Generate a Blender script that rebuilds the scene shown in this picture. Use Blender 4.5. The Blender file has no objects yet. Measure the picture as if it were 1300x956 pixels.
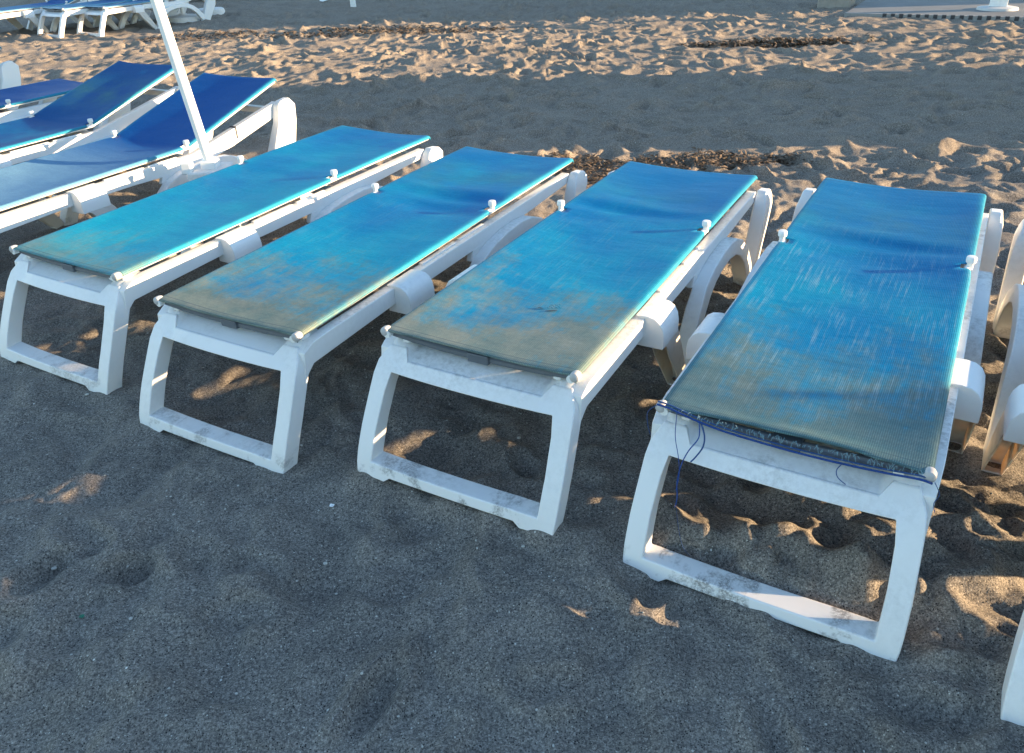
import bpy, bmesh, math, random
import numpy as np
from mathutils import Matrix, Vector
random.seed(4)
scene = bpy.context.scene
C = bpy.data.collections.new('beach'); scene.collection.children.link(C)

# ------------------------------------------------------------------ camera
FOC, PITCH, ROLL, CAMH = 1010.74, 0.49793, -0.040335, 1.52472
cp, sp = math.cos(PITCH), math.sin(PITCH); cr, sr = math.cos(ROLL), math.sin(ROLL)
RT = Vector((1,0,0)); FW = Vector((0,cp,-sp)); UP = Vector((0,sp,cp))
R_ = cr*RT + sr*UP; U_ = -sr*RT + cr*UP
cam_d = bpy.data.cameras.new('camera'); cam = bpy.data.objects.new('camera', cam_d); scene.collection.objects.link(cam)
cam.matrix_world = Matrix(((R_.x,U_.x,-FW.x,0),(R_.y,U_.y,-FW.y,0),(R_.z,U_.z,-FW.z,CAMH),(0,0,0,1)))
cam_d.sensor_width = 36; cam_d.lens = FOC/1300*36; cam_d.shift_y = -45/1300
cam_d.clip_start = .05; cam_d.clip_end = 3000
scene.camera = cam

# ------------------------------------------------------------------ light
SUN_EL, SUN_AZ = math.radians(9.0), math.radians(-5.0)      # azimuth measured from +x towards +y
w = bpy.data.worlds.new('World'); scene.world = w; w.use_nodes = True
nt = w.node_tree; bg = nt.nodes['Background']
sky = nt.nodes.new('ShaderNodeTexSky'); sky.sky_type = 'NISHITA'; sky.sun_disc = False
sky.sun_elevation = SUN_EL; sky.sun_rotation = math.pi/2 - SUN_AZ
sky.air_density = 1.0; sky.dust_density = 0.1; sky.ozone_density = 1.7
nt.links.new(sky.outputs[0], bg.inputs[0]); bg.inputs[1].default_value = 0.15
sd = bpy.data.lights.new('sun', 'SUN'); sd.energy = 5.0; sd.angle = math.radians(.5); sd.color = (1, .71, .41)
so = bpy.data.objects.new('sun', sd); scene.collection.objects.link(so)
sv = Vector((math.cos(SUN_EL)*math.cos(SUN_AZ), math.cos(SUN_EL)*math.sin(SUN_AZ), math.sin(SUN_EL)))
so.rotation_euler = sv.to_track_quat('Z', 'Y').to_euler(); so.location = sv*40
scene.view_settings.view_transform = 'Standard'; scene.view_settings.look = 'None'
scene.view_settings.gamma = 1; scene.view_settings.use_curve_mapping = False
scene.view_settings.exposure = 2.0

# ------------------------------------------------------------------ material helpers
class NT:
    def __init__(s, name):
        s.m = bpy.data.materials.new(name); s.m.use_nodes = True
        s.t = s.m.node_tree; s.b = s.t.nodes['Principled BSDF']; s.out = s.t.nodes['Material Output']
    def n(s, typ, **k):
        nd = s.t.nodes.new(typ)
        for a, v in k.items():
            if a.startswith('i_'): nd.inputs[a[2:].replace('_', ' ')].default_value = v
            else: setattr(nd, a, v)
        return nd
    def l(s, a, b): s.t.links.new(a, b)
    def noise(s, vec, scale, detail=4, rough=.55, dist=0):
        nd = s.n('ShaderNodeTexNoise'); nd.inputs['Scale'].default_value = scale
        nd.inputs['Detail'].default_value = detail; nd.inputs['Roughness'].default_value = rough
        nd.inputs['Distortion'].default_value = dist
        if vec is not None: s.l(vec, nd.inputs['Vector'])
        return nd.outputs[0]
    def ramp(s, fac, p0, p1, c0=(0,0,0,1), c1=(1,1,1,1)):
        r = s.n('ShaderNodeValToRGB'); r.color_ramp.elements[0].position = p0; r.color_ramp.elements[1].position = p1
        r.color_ramp.elements[0].color = c0; r.color_ramp.elements[1].color = c1
        s.l(fac, r.inputs[0]); return r.outputs[0]
    def mix(s, fac, a, b, mode='MIX'):
        m = s.n('ShaderNodeMix', data_type='RGBA', blend_type=mode)
        for v, i in ((fac, 0), (a, 6), (b, 7)):
            if hasattr(v, 'links'): s.l(v, m.inputs[i])
            else: m.inputs[i].default_value = v if i == 0 else (*v[:3], 1)
        return m.outputs[2]
    def math(s, op, a, b=0.):
        m = s.n('ShaderNodeMath', operation=op)
        for v, i in ((a, 0), (b, 1)):
            if hasattr(v, 'links'): s.l(v, m.inputs[i])
            else: m.inputs[i].default_value = v
        return m.outputs[0]
    def mapping(s, vec, scale=(1,1,1), loc=(0,0,0), rot=(0,0,0)):
        m = s.n('ShaderNodeMapping'); m.inputs['Scale'].default_value = scale
        m.inputs['Location'].default_value = loc; m.inputs['Rotation'].default_value = rot
        s.l(vec, m.inputs['Vector']); return m.outputs[0]
    def bump(s, h, strength, dist, prev=None):
        b = s.n('ShaderNodeBump'); b.inputs['Strength'].default_value = strength; b.inputs['Distance'].default_value = dist
        s.l(h, b.inputs['Height'])
        if prev is not None: s.l(prev, b.inputs['Normal'])
        return b.outputs[0]

def simple(name, col, rough=.6, nscale=30, var=.15, bump=.1, metal=0):
    M = NT(name); tc = M.n('ShaderNodeTexCoord').outputs['Object']
    n = M.noise(tc, nscale, 5)
    c = M.mix(n, [x*(1-var) for x in col], [min(1, x*(1+var)) for x in col]); M.l(c, M.b.inputs['Base Color'])
    M.b.inputs['Roughness'].default_value = rough; M.b.inputs['Metallic'].default_value = metal
    if bump: M.l(M.bump(n, bump, .01), M.b.inputs['Normal'])
    return M.m

def plastic(name, dirt=.5, offs=0., col=(.70,.70,.69)):
    M = NT(name); tc = M.n('ShaderNodeTexCoord').outputs['Object']
    v = M.mapping(tc, loc=(offs, offs*1.7, offs*.6))
    cl = M.noise(v, 3.0, 3)
    sm = M.noise(v, 55, 6, .7)
    fine = M.noise(v, 420, 3, .7)
    # grey sand film, heavier on surfaces facing up
    geo = M.n('ShaderNodeNewGeometry'); sx = M.n('ShaderNodeSeparateXYZ'); M.l(geo.outputs['Normal'], sx.inputs[0])
    upf = M.ramp(sx.outputs[2], .35, .95)
    a = M.math('MULTIPLY', M.ramp(cl, .42, .66), M.ramp(sm, .42, .72))
    a = M.math('MULTIPLY', a, M.math('ADD', M.math('MULTIPLY', upf, .75), .16))
    a = M.math('MULTIPLY', a, dirt*1.05)
    # black scuffs and specks
    sc = M.ramp(M.noise(M.mapping(v, scale=(1,1,2.6)), 16, 5, .75, .6), .71, .76)
    spk = M.math('MULTIPLY', M.ramp(fine, .72, .78), M.ramp(M.noise(v, 12, 2), .45, .62))
    base = M.mix(M.noise(v, 7, 3), [c*.93 for c in col], col)
    base = M.mix(M.math('MINIMUM', a, .85), base, (.20,.19,.17))
    base = M.mix(M.math('MULTIPLY', sc, .7*dirt+.1), base, (.10,.095,.09))
    base = M.mix(M.math('MULTIPLY', spk, .55*dirt+.15), base, (.12,.11,.10))
    so_ = M.n('ShaderNodeSeparateXYZ'); M.l(tc, so_.inputs[0])
    low = M.ramp(so_.outputs[2], .046, .075, (1,1,1,1), (0,0,0,1))
    lm = M.math('MULTIPLY', low, M.ramp(M.noise(M.mapping(v, scale=(1,.6,1)), 11, 4, .6), .52, .60))
    lm = M.math('MULTIPLY', lm, M.ramp(M.noise(v, 150, 4, .8), .38, .56))
    base = M.mix(M.math('MULTIPLY', lm, .2+.5*dirt), base, (.055,.050,.045))
    M.l(base, M.b.inputs['Base Color'])
    M.l(M.ramp(sm, .3, .8, (.38,)*3+(1,), (.62,)*3+(1,)), M.b.inputs['Roughness'])
    M.b.inputs['Subsurface Weight'].default_value = .12
    M.b.inputs['Subsurface Radius'].default_value = (.02,.012,.006); M.b.inputs['Subsurface Scale'].default_value = .6
    M.l(M.bump(fine, .08, .002), M.b.inputs['Normal'])
    return M.m

def thin_plastic(name):
    """thin moulded wall of a hollow leg: some light comes through"""
    M = NT(name); tc = M.n('ShaderNodeTexCoord').outputs['Object']
    base = M.mix(M.ramp(M.noise(tc, 14, 5), .5, .75), (.64,.63,.60), (.45,.42,.38)); M.l(base, M.b.inputs['Base Color'])
    M.b.inputs['Roughness'].default_value = .5
    tr = M.n('ShaderNodeBsdfTranslucent'); tr.inputs[0].default_value = (.85,.62,.34,1)
    mx = M.n('ShaderNodeMixShader'); mx.inputs[0].default_value = .22
    M.l(M.b.outputs[0], mx.inputs[1]); M.l(tr.outputs[0], mx.inputs[2]); M.l(mx.outputs[0], M.out.inputs[0])
    return M.m

def fabric(name, turq=.5, dirt=.5, dirt_len=.45, scratch=.0, offs=0., pale=0., st=((.11,.15,.11),(.30,.27,.18)), deep=(0.0,.175,.42), light=(0.0,.36,.50), band=0.):
    M = NT(name); tc = M.n('ShaderNodeTexCoord').outputs['Object']
    v = M.mapping(tc, loc=(offs, offs*2.3, 0)); xyz = M.n('ShaderNodeSeparateXYZ'); M.l(tc, xyz.inputs[0]); Y = xyz.outputs[1]; X = xyz.outputs[0]
    big = M.noise(v, 2.1, 3); mid = M.noise(v, 7, 5, .6); fine = M.noise(v, 90, 4, .7)
    # bleached turquoise towards the foot
    t = M.math('ADD', M.math('MULTIPLY', Y, -.45), .55 + turq*.45)
    t = M.math('ADD', t, M.math('MULTIPLY', M.math('SUBTRACT', big, .5), 1.7))
    t = M.math('ADD', t, M.math('MULTIPLY', M.math('SUBTRACT', mid, .5), .5))
    base = M.mix(M.ramp(t, .0, 1.0), deep, light)
    ex = M.ramp(M.math('ABSOLUTE', X), .285, .316)            # sunlit edge strips over the side tubes, put into the colour
    base = M.mix(M.math('MULTIPLY', ex, .75), base, (.04,.34,.44))
    # yellow brown use stain across the seat end
    d = M.math('SUBTRACT', dirt_len+.02, Y)
    d = M.math('ADD', M.math('MULTIPLY', d, 2.2), M.math('MULTIPLY', M.math('SUBTRACT', M.noise(v, 4.2, 5, .6), .5), 2.4))
    sk = M.noise(M.mapping(v, scale=(34, 5, 1)), 1.0, 5, .7)
    d = M.math('ADD', d, M.math('MULTIPLY', M.math('SUBTRACT', sk, .5), 1.5))
    d = M.math('ADD', d, M.math('MULTIPLY', M.math('SUBTRACT', M.noise(v, 28, 7, .75), .5), 1.1))
    d = M.math('MULTIPLY', M.ramp(d, .0, 1.15), dirt)
    stain = M.mix(M.ramp(M.noise(v, 7, 8, .72), .3, .7), *st)
    base = M.mix(d, base, stain)
    if pale:  # pale seat: sheen of the low sun, with some wear, put into the colour
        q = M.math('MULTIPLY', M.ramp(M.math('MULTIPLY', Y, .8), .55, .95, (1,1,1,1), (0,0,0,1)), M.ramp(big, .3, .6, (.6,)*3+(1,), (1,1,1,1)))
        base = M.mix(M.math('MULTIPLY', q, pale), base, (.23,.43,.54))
    if band:
        q = M.math('ABSOLUTE', M.math('SUBTRACT', Y, 1.55)); q = M.ramp(q, 0., .28, (1,1,1,1), (0,0,0,1))
        q = M.math('MULTIPLY', q, M.ramp(M.noise(v, 6, 4), .35, .75)); base = M.mix(M.math('MULTIPLY', q, band), base, (.06,.20,.20))
    for yc in (.014, 1.968):
        hm = M.ramp(M.math('ABSOLUTE', M.math('SUBTRACT', Y, yc)), .0012, .0026, (1,1,1,1), (0,0,0,1)); base = M.mix(M.math('MULTIPLY', hm, .5), base, (.02,.06,.10))
    # pale scratches running along the cloth
    st = M.noise(M.mapping(tc, scale=(130, 7, 1), loc=(offs,0,0)), 1.0, 3, .6)
    ym = M.ramp(M.math('ABSOLUTE', M.math('SUBTRACT', Y, .72)), .30, .75, (1,1,1,1), (.12,.12,.12,1))
    stm = M.ramp(M.math('MULTIPLY', M.ramp(st, .50, .72), M.ramp(mid, .38, .62)), .0, .8)
    base = M.mix(M.math('MULTIPLY', M.math('MULTIPLY', stm, ym), scratch*1.3), base, (.28,.43,.50))
    sp = M.ramp(M.noise(v, 260, 2, .5), .74, .79)
    base = M.mix(M.math('MULTIPLY', sp, .5), base, (.5,.6,.62))
    base = M.mix(M.math('MULTIPLY', M.ramp(fine, .3, .8), .35), base, (.0,.04,.13), 'MULTIPLY') if False else base
    # open weave
    wx = M.n('ShaderNodeTexWave', wave_type='BANDS', bands_direction='X'); wx.inputs['Scale'].default_value = 64; M.l(tc, wx.inputs[0])
    wy = M.n('ShaderNodeTexWave', wave_type='BANDS', bands_direction='Y'); wy.inputs['Scale'].default_value = 56; M.l(tc, wy.inputs[0])
    we = M.math('MULTIPLY', wx.outputs['Fac'], wy.outputs['Fac'])
    base = M.mix(M.ramp(we, .0, .7), M.mix(1., base, (.60,.61,.66), 'MULTIPLY'), M.mix(1., base, (1.12,1.12,1.12), 'MULTIPLY'))
    base = M.mix(M.math('MULTIPLY', M.ramp(fine, .35, .75), .28), base, M.mix(1., base, (1.7,1.7,1.7), 'MULTIPLY'))
    M.l(base, M.b.inputs['Base Color']); M.b.inputs['Roughness'].default_value = .55
    M.b.inputs['Specular IOR Level'].default_value = .12
    M.b.inputs['Sheen Weight'].default_value = .0
    b1 = M.bump(M.noise(M.mapping(v, scale=(1,2.2,1)), 5, 4, .5), .28, .02); b2 = M.bump(we, .35, .0015, b1); M.l(b2, M.b.inputs['Normal'])
    tr = M.n('ShaderNodeBsdfTranslucent'); M.l(base, tr.inputs[0])
    mx = M.n('ShaderNodeMixShader'); mx.inputs[0].default_value = .18
    M.l(M.b.outputs[0], mx.inputs[1]); M.l(tr.outputs[0], mx.inputs[2]); M.l(mx.outputs[0], M.out.inputs[0])
    return M.m

def sand_mat():
    M = NT('volcanic_sand'); geo = M.n('ShaderNodeTexCoord').outputs['Object']
    big = M.noise(geo, .35, 4); mid = M.noise(geo, 3.5, 5, .6); g = M.noise(geo, 260, 3, .75); g2 = M.noise(geo, 70, 4, .7)
    base = M.mix(M.ramp(mid, .3, .7), (.135,.124,.112), (.220,.200,.176))
    base = M.mix(M.ramp(big, .4, .65), base, (.222,.198,.170))
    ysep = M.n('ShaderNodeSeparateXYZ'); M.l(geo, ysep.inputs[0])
    base = M.mix(M.ramp(M.math('ADD', M.math('MULTIPLY', ysep.outputs[1], .2), M.math('MULTIPLY', M.math('SUBTRACT', big, .5), .8)), .75, 1.25), base, M.mix(mid, (.185,.158,.128), (.265,.225,.182)))  # warmer and paler towards the back: sunlit brightness put into the colour
    base = M.mix(M.ramp(g, .35, .7), M.mix(1., base, (.42,.42,.44), 'MULTIPLY'), M.mix(1., base, (1.65,1.62,1.58), 'MULTIPLY'))
    gm = M.noise(geo, 125, 3, .7)
    base = M.mix(M.ramp(gm, .38, .62), M.mix(1., base, (.62,.62,.63), 'MULTIPLY'), M.mix(1., base, (1.35,1.34,1.32), 'MULTIPLY'))
    # pale shell grains and black grains, the size of coarse sand
    vo = M.n('ShaderNodeTexVoronoi'); vo.inputs['Scale'].default_value = 230; M.l(geo, vo.inputs['Vector'])
    sep = M.n('ShaderNodeSeparateColor'); M.l(vo.outputs['Color'], sep.inputs[0])
    dot = M.math('MULTIPLY', M.ramp(sep.outputs[0], .90, .915), M.ramp(vo.outputs['Distance'], .30, .45, (1,1,1,1), (0,0,0,1)))
    dot = M.math('MULTIPLY', dot, M.ramp(g2, .38, .6))
    base = M.mix(dot, base, M.mix(sep.outputs[1], (.30,.28,.25), (.62,.58,.50)))
    blk = M.math('MULTIPLY', M.ramp(sep.outputs[2], .90, .92), M.ramp(vo.outputs['Distance'], .30, .5, (1,1,1,1), (0,0,0,1)))
    base = M.mix(blk, base, (.015,.015,.017))
    vo2 = M.n('ShaderNodeTexVoronoi'); vo2.inputs['Scale'].default_value = 48; M.l(geo, vo2.inputs['Vector'])
    s2 = M.n('ShaderNodeSeparateColor'); M.l(vo2.outputs['Color'], s2.inputs[0])
    d2 = M.math('MULTIPLY', M.ramp(s2.outputs[0], .978, .982), M.ramp(vo2.outputs['Distance'], .10, .17, (1,1,1,1), (0,0,0,1)))
    base = M.mix(d2, base, M.mix(s2.outputs[1], (.45,.43,.38), (.7,.68,.62)))
    M.l(base, M.b.inputs['Base Color']); M.b.inputs['Roughness'].default_value = .95; M.b.inputs['Specular IOR Level'].default_value = .15
    b = M.bump(mid, .25, .03); b = M.bump(g2, .35, .005, b); b = M.bump(gm, .5, .004, b); b = M.bump(g, .8, .003, b); M.l(b, M.b.inputs['Normal'])
    return M.m

# ------------------------------------------------------------------ object helpers
def obj(name, me_or_bm, mat=None, parent=None, smooth=35, bevel=0, segs=2, solid=0, subs=0):
    if isinstance(me_or_bm, bmesh.types.BMesh):
        bmesh.ops.recalc_face_normals(me_or_bm, faces=me_or_bm.faces)
        me = bpy.data.meshes.new(name); me_or_bm.to_mesh(me); me_or_bm.free()
    else: me = me_or_bm
    o = bpy.data.objects.new(name, me); C.objects.link(o)
    if mat: me.materials.clear(); me.materials.append(mat)
    if parent: o.parent = parent
    if smooth:
        for p in me.polygons: p.use_smooth = True
        try: me.set_sharp_from_angle(angle=math.radians(smooth))
        except Exception: pass
    if solid:
        m = o.modifiers.new('solid', 'SOLIDIFY'); m.thickness = solid; m.offset = -1
    if bevel:
        m = o.modifiers.new('bevel', 'BEVEL'); m.width = bevel; m.segments = segs; m.limit_method = 'ANGLE'; m.angle_limit = math.radians(32); m.harden_normals = True
    if subs:
        m = o.modifiers.new('subsurf', 'SUBSURF'); m.levels = subs; m.render_levels = subs
    return o
def tag(o, label, cat, group=None, kind=None):
    if label: o['label'] = label
    if cat: o['category'] = cat
    if group: o['group'] = group
    if kind: o['kind'] = kind
    return o
def thing(name, label, cat, loc=(0,0,0), rz=0, group=None):
    o = bpy.data.objects.new(name, None); C.objects.link(o); o.empty_display_size = .1
    o.location = loc; o.rotation_euler = (0,0,rz); return tag(o, label, cat, group)
def copy_tree(o, parent=None):
    c = o.copy(); C.objects.link(c)
    if parent is not None: c.parent = parent
    for ch in list(o.children): copy_tree(ch, c)
    return c
def box(bm, x0, x1, y0, y1, z0, z1, M=None):
    vs = [bm.verts.new((x,y,z)) for x in (x0,x1) for y in (y0,y1) for z in (z0,z1)]
    for f in ((0,1,3,2),(4,6,7,5),(0,4,5,1),(2,3,7,6),(0,2,6,4),(1,5,7,3)): bm.faces.new([vs[i] for i in f])
    if M is not None: bmesh.ops.transform(bm, matrix=M, verts=vs)
    return vs
def prism(bm, prof, a0, a1, axis='x'):
    """closed profile extruded between a0 and a1 (numbers or functions of the profile point)"""
    def P(p, a):
        av = a(p) if callable(a) else a
        return {'x': (av, p[0], p[1]), 'y': (p[0], av, p[1]), 'z': (p[0], p[1], av)}[axis]
    A = [bm.verts.new(P(p, a0)) for p in prof]; B = [bm.verts.new(P(p, a1)) for p in prof]; n = len(prof)
    for i in range(n): bm.faces.new((A[i], A[(i+1)%n], B[(i+1)%n], B[i]))
    f1 = bm.faces.new(A[::-1]); f2 = bm.faces.new(B)
    bmesh.ops.triangulate(bm, faces=[f1, f2])
def strip_solid(bm, outer, inner, a0, a1):
    """solid between two polylines (y,z) of equal length, extruded along x"""
    n = len(outer)
    fx = lambda a, p: a(p) if callable(a) else a
    V = [[bm.verts.new((fx(a,p), p[0], p[1])) for p in line] for a in (a0, a1) for line in (outer, inner)]
    oa, ia, ob, ib = V
    for i in range(n-1):
        bm.faces.new((oa[i],oa[i+1],ob[i+1],ob[i])); bm.faces.new((ia[i],ib[i],ib[i+1],ia[i+1]))
        bm.faces.new((oa[i],ia[i],ia[i+1],oa[i+1])); bm.faces.new((ob[i],ob[i+1],ib[i+1],ib[i]))
    bm.faces.new((oa[0],ob[0],ib[0],ia[0])); bm.faces.new((oa[-1],ia[-1],ib[-1],ob[-1]))
def tube(bm, pts, r, seg=12, cap=True):
    pts = [Vector(p) for p in pts]; rings = []
    rr = r if isinstance(r, (list,tuple)) else [r]*len(pts)
    prev = None
    for i, p in enumerate(pts):
        d = (pts[min(i+1,len(pts)-1)] - pts[max(i-1,0)]).normalized()
        if prev is None:
            u = d.orthogonal().normalized()
        else:
            u = (prev - d*prev.dot(d)).normalized()
        prev = u; v = d.cross(u)
        rings.append([bm.verts.new(p + rr[i]*(math.cos(2*math.pi*k/seg)*u + math.sin(2*math.pi*k/seg)*v)) for k in range(seg)])
    for a, b in zip(rings, rings[1:]):
        for k in range(seg): bm.faces.new((a[k], a[(k+1)%seg], b[(k+1)%seg], b[k]))
    if cap: bm.faces.new(rings[0][::-1]); bm.faces.new(rings[-1])
def lathe(bm, prof, seg=24, M=None):
    rings = [[bm.verts.new((r*math.cos(2*math.pi*k/seg), r*math.sin(2*math.pi*k/seg), z)) for k in range(seg)] for r, z in prof]
    for a, b in zip(rings, rings[1:]):
        for k in range(seg): bm.faces.new((a[k], a[(k+1)%seg], b[(k+1)%seg], b[k]))
    bm.faces.new(rings[0][::-1]); bm.faces.new(rings[-1])
    if M is not None: bmesh.ops.transform(bm, matrix=M, verts=[v for r in rings for v in r])
def interp(x, xs, ys): return float(np.interp(x, xs, ys))

# ------------------------------------------------------------------ materials
PL = [plastic('white_plastic_clean', .35, 0), plastic('white_plastic_scuffed', .6, 3.1), plastic('white_plastic_worn', .8, 7.7), plastic('white_plastic_sandy', 1.0, 12.3)]
THIN = thin_plastic('thin_white_plastic')
TUBE = simple('white_tube_enamel', (.72,.72,.70), .35, 40, .08, .03)
CAP = simple('grey_plastic_cap', (.40,.39,.38), .6, 60, .2, .1)
BAR = simple('grey_blue_bar', (.09,.105,.125), .5, 30, .2, .05)
DARK = simple('dark_strap', (.02,.025,.04), .6, 60, .2, .1)

# ------------------------------------------------------------------ lounger
HP = [(.00,-.194),(.047,-.183),(.12,-.152),(.20,-.112),(.27,-.076),(.30,-.060),(.33,-.037),(.362,-.003)]
def yf(z): return interp(z, [p[0] for p in HP], [p[1] for p in HP])
def end_frame_mesh():
    bm = bmesh.new()
    xo = lambda z: interp(z, [0,.05,.15,.25,.30,.335,.35,.362,.40], [.331,.336,.336,.331,.328,.321,.314,.300,.280])
    xi = lambda z: interp(z, [0,.047,.15,.25,.30], [.282,.280,.281,.275,.266])
    ub = [-1,-.70,-.64,-.45,-.22,0,.22,.45,.64,.70]                     # bottom bar, raised between two feet
    ut = [1,.90,.81,.74,.5,.2,-.2,-.5,-.74,-.81,-.90]                   # top edge, dipped between the shoulders
    ns = 10; out, inn = [], []
    for u in ub:
        out.append((u*.331, .004 if abs(u) > .99 else (.0 if abs(u) > .67 else .015))); inn.append((u*.280, .047 + .003*u*u))
    for i in range(ns):
        t = i/ns; z = .360*t; out.append((xo(z) if i else .331, z if i else .004)); zi = .047+.253*t; inn.append((xi(zi), zi))
    for u in ut:
        out.append((u*.300, .362 if abs(u) > .80 else .334)); inn.append((u*.266, .300 - .004*(1-u*u)))
    for i in range(ns):
        t = 1-i/ns; z = .360*t; out.append((-xo(z), z)); zi = .047+.253*t; inn.append((-xi(zi), zi))
    n = len(out); D = .068
    def ring(loop, dy): return [bm.verts.new((x, yf(z)+dy - (.004*(1-(x/.33)**2)), z)) for x, z in loop]
    of, if_, ob, ib = ring(out,0), ring(inn,0), ring(out,D), ring(inn,D*.96)
    for i in range(n):
        j = (i+1)%n
        bm.faces.new((of[i],of[j],if_[j],if_[i])); bm.faces.new((ob[i],ib[i],ib[j],ob[j]))
        bm.faces.new((of[i],ob[i],ob[j],of[j])); bm.faces.new((if_[i],if_[j],ib[j],ib[i]))
    return bm
def shelf_mesh():
    """sloping shelf behind the lip with a raised shoulder and a tube cradle at each end"""
    bm = bmesh.new()
    xs_ = [-.310,-.285,-.255,-.232,-.221,-.1,0,.1,.221,.232,.255,.285,.310]
    rows = []
    for k, (yy, zs, zm) in enumerate([(0,.3605,.3325),(.018,.372,.338),(.036,.380,.345),(.060,.381,.354),(.10,.378,.360)]):
        row = []
        for x in xs_:
            a = abs(x); w_ = min(1, max(0, (a-.221)/.030)); z = zm + (zs-zm)*w_
            if a > .29: z -= .010
            y0 = yf(.334)*(1-w_) + yf(.3605)*w_ + .002
            y = y0 + (yy if k < 4 else .10 - y0*.0) - (.004*(1-(x/.33)**2) if k < 2 else 0)
            row.append((x, y if k < 4 else .105, z))
        rows.append(row)
    m = len(xs_)
    top = [[bm.verts.new(p) for p in r] for r in rows]; bot = [[bm.verts.new((p[0], p[1], .315)) for p in r] for r in rows]
    for g, flip in ((top, 0), (bot, 1)):
        for a, b in zip(g, g[1:]):
            for i in range(m-1): f = (a[i], a[i+1], b[i+1], b[i]); bm.faces.new(f[::-1] if flip else f)
    for i in range(m-1):
        bm.faces.new((top[0][i], bot[0][i], bot[0][i+1], top[0][i+1])); bm.faces.new((top[-1][i], top[-1][i+1], bot[-1][i+1], bot[-1][i]))
    for i in range(4):
        for k in (0, m-1): bm.faces.new((top[i][k], top[i+1][k], bot[i+1][k], bot[i][k]))
    c = bmesh.new()
    for s in (-1, 1):
        box(c, min(s*.236,s*.262), max(s*.236,s*.262), .004, .034, .372, .401)
        box(c, min(s*.284,s*.299), max(s*.284,s*.299), .020, .060, .372, .397)
    return merge(bm, c)

def merge(*bms):
    out = bmesh.new()
    for b in bms:
        me = bpy.data.meshes.new('tmp'); bmesh.ops.recalc_face_normals(b, faces=b.faces); b.to_mesh(me); b.free()
        out.from_mesh(me); bpy.data.meshes.remove(me)
    return out
def rail_mesh(s, y1=1.905, rise=0.):
    """side rail with its fillet to the end frame and the mid cap; s = side"""
    bm = bmesh.new()
    def zr(y): return 0 if y < 1.21 else rise*(y-1.21)/(1.905-1.21)
    top = [(-.012,.352),(.03,.374),(.10,.379),(.45,.379),(.8,.379),(1.21,.379+0),(1.5,.379+zr(1.5)),(y1,.379+zr(y1))]
    fat = rise*.22
    bot = [(-.030,.236),(-.012,.275),(.02,.303),(.45,.318),(.8,.318),(1.21,.318-fat*.5),(1.5,.322-fat+zr(1.5)),(y1,.335-fat+zr(y1))]
    xo = lambda p: s*interp(p[0], [-.03,.0,.06,.3], [.3315,.3325,.337,.338])
    strip_solid(bm, top, bot, s*.297, xo)
    # ledge standing along the inside of the rail top
    strip_solid(bm, [(.66,.386),(.90,.386)], [(.66,.36),(.90,.36)], s*.2985, s*.318)
    strip_solid(bm, [(.93,.385),(1.12,.385)], [(.93,.36),(1.12,.36)], s*.2985, s*.314)
    c = bmesh.new()
    pr = [(.305,.3865),(.345,.388),(.368,.384),(.386,.372),(.397,.352),(.402,.325),(.402,.283),(.305,.283)]
    prism(c, [(s*x, z) for x, z in pr], .452, .605, 'y')
    return merge(bm, c)
def front_leg_mesh(s):
    """hollow leg below the cap, open towards the foot end"""
    f = [(.470,.290),(.498,.272),(.545,.205),(.61,.13),(.670,.060),(.722,.0)]
    b = [(.600,.300),(.622,.272),(.665,.205),(.71,.13),(.752,.060),(.786,.0)]
    o = bmesh.new(); strip_solid(o, f, b, s*.3955, s*.4010)
    i = bmesh.new(); strip_solid(i, f, b, s*.3460, s*.3510)
    b2 = [(y-.006, z) for y, z in b]
    k = bmesh.new(); strip_solid(k, b2, [(y-.006, z) for y, z in b2], s*.3500, s*.3965)
    so = bmesh.new(); box(so, min(s*.351,s*.396), max(s*.351,s*.396), .716, .776, .004, .010)
    return merge(o, i, k, so)
def arch_mesh(s):
    o = [(.760,0),(.795,.07),(.845,.15),(.90,.225),(.975,.285),(1.08,.318),(1.20,.333),(1.32,.337),(1.42,.325),(1.51,.290),(1.60,.225),(1.68,.135),(1.735,.05),(1.75,0)]
    n = [(.845,0),(.875,.06),(.920,.13),(.965,.185),(1.03,.230),(1.10,.256),(1.19,.272),(1.30,.276),(1.39,.264),(1.46,.235),(1.54,.175),(1.60,.10),(1.645,.04),(1.66,0)]
    bm = bmesh.new(); strip_solid(bm, o, n, lambda p: s*.336, lambda p: s*interp(p[1], [0,.2,.34], [.400,.398,.384]))
    # tie web from the arch to the rail
    w_ = bmesh.new(); prism(w_, [(.965,.275),(.985,.322),(1.30,.322),(1.30,.29),(1.05,.29)], s*.312, s*.3395)
    return merge(bm, w_)
def rear_leg_mesh(s, rise=0.):
    H = rise*1.02
    f = [(1.690,0),(1.735,.08),(1.785,.17),(1.825,.25),(1.858,.32+H*.6),(1.885,.362+H),(1.915,.384+H)]
    b = [(1.770,0),(1.825,.08),(1.885,.17),(1.945,.25),(1.995,.31+H*.6),(2.012,.345+H),(1.985,.376+H)]
    if rise:
        f = [(y-.055*(z < .40)-.02, z) for y, z in f]; b[-1] = (1.965, .392+H)
    bm = bmesh.new(); strip_solid(bm, f, b, lambda p: s*.3385, lambda p: s*interp(p[1], [0,.3,.37+H], [.402,.402,.384]))
    return bm

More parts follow.
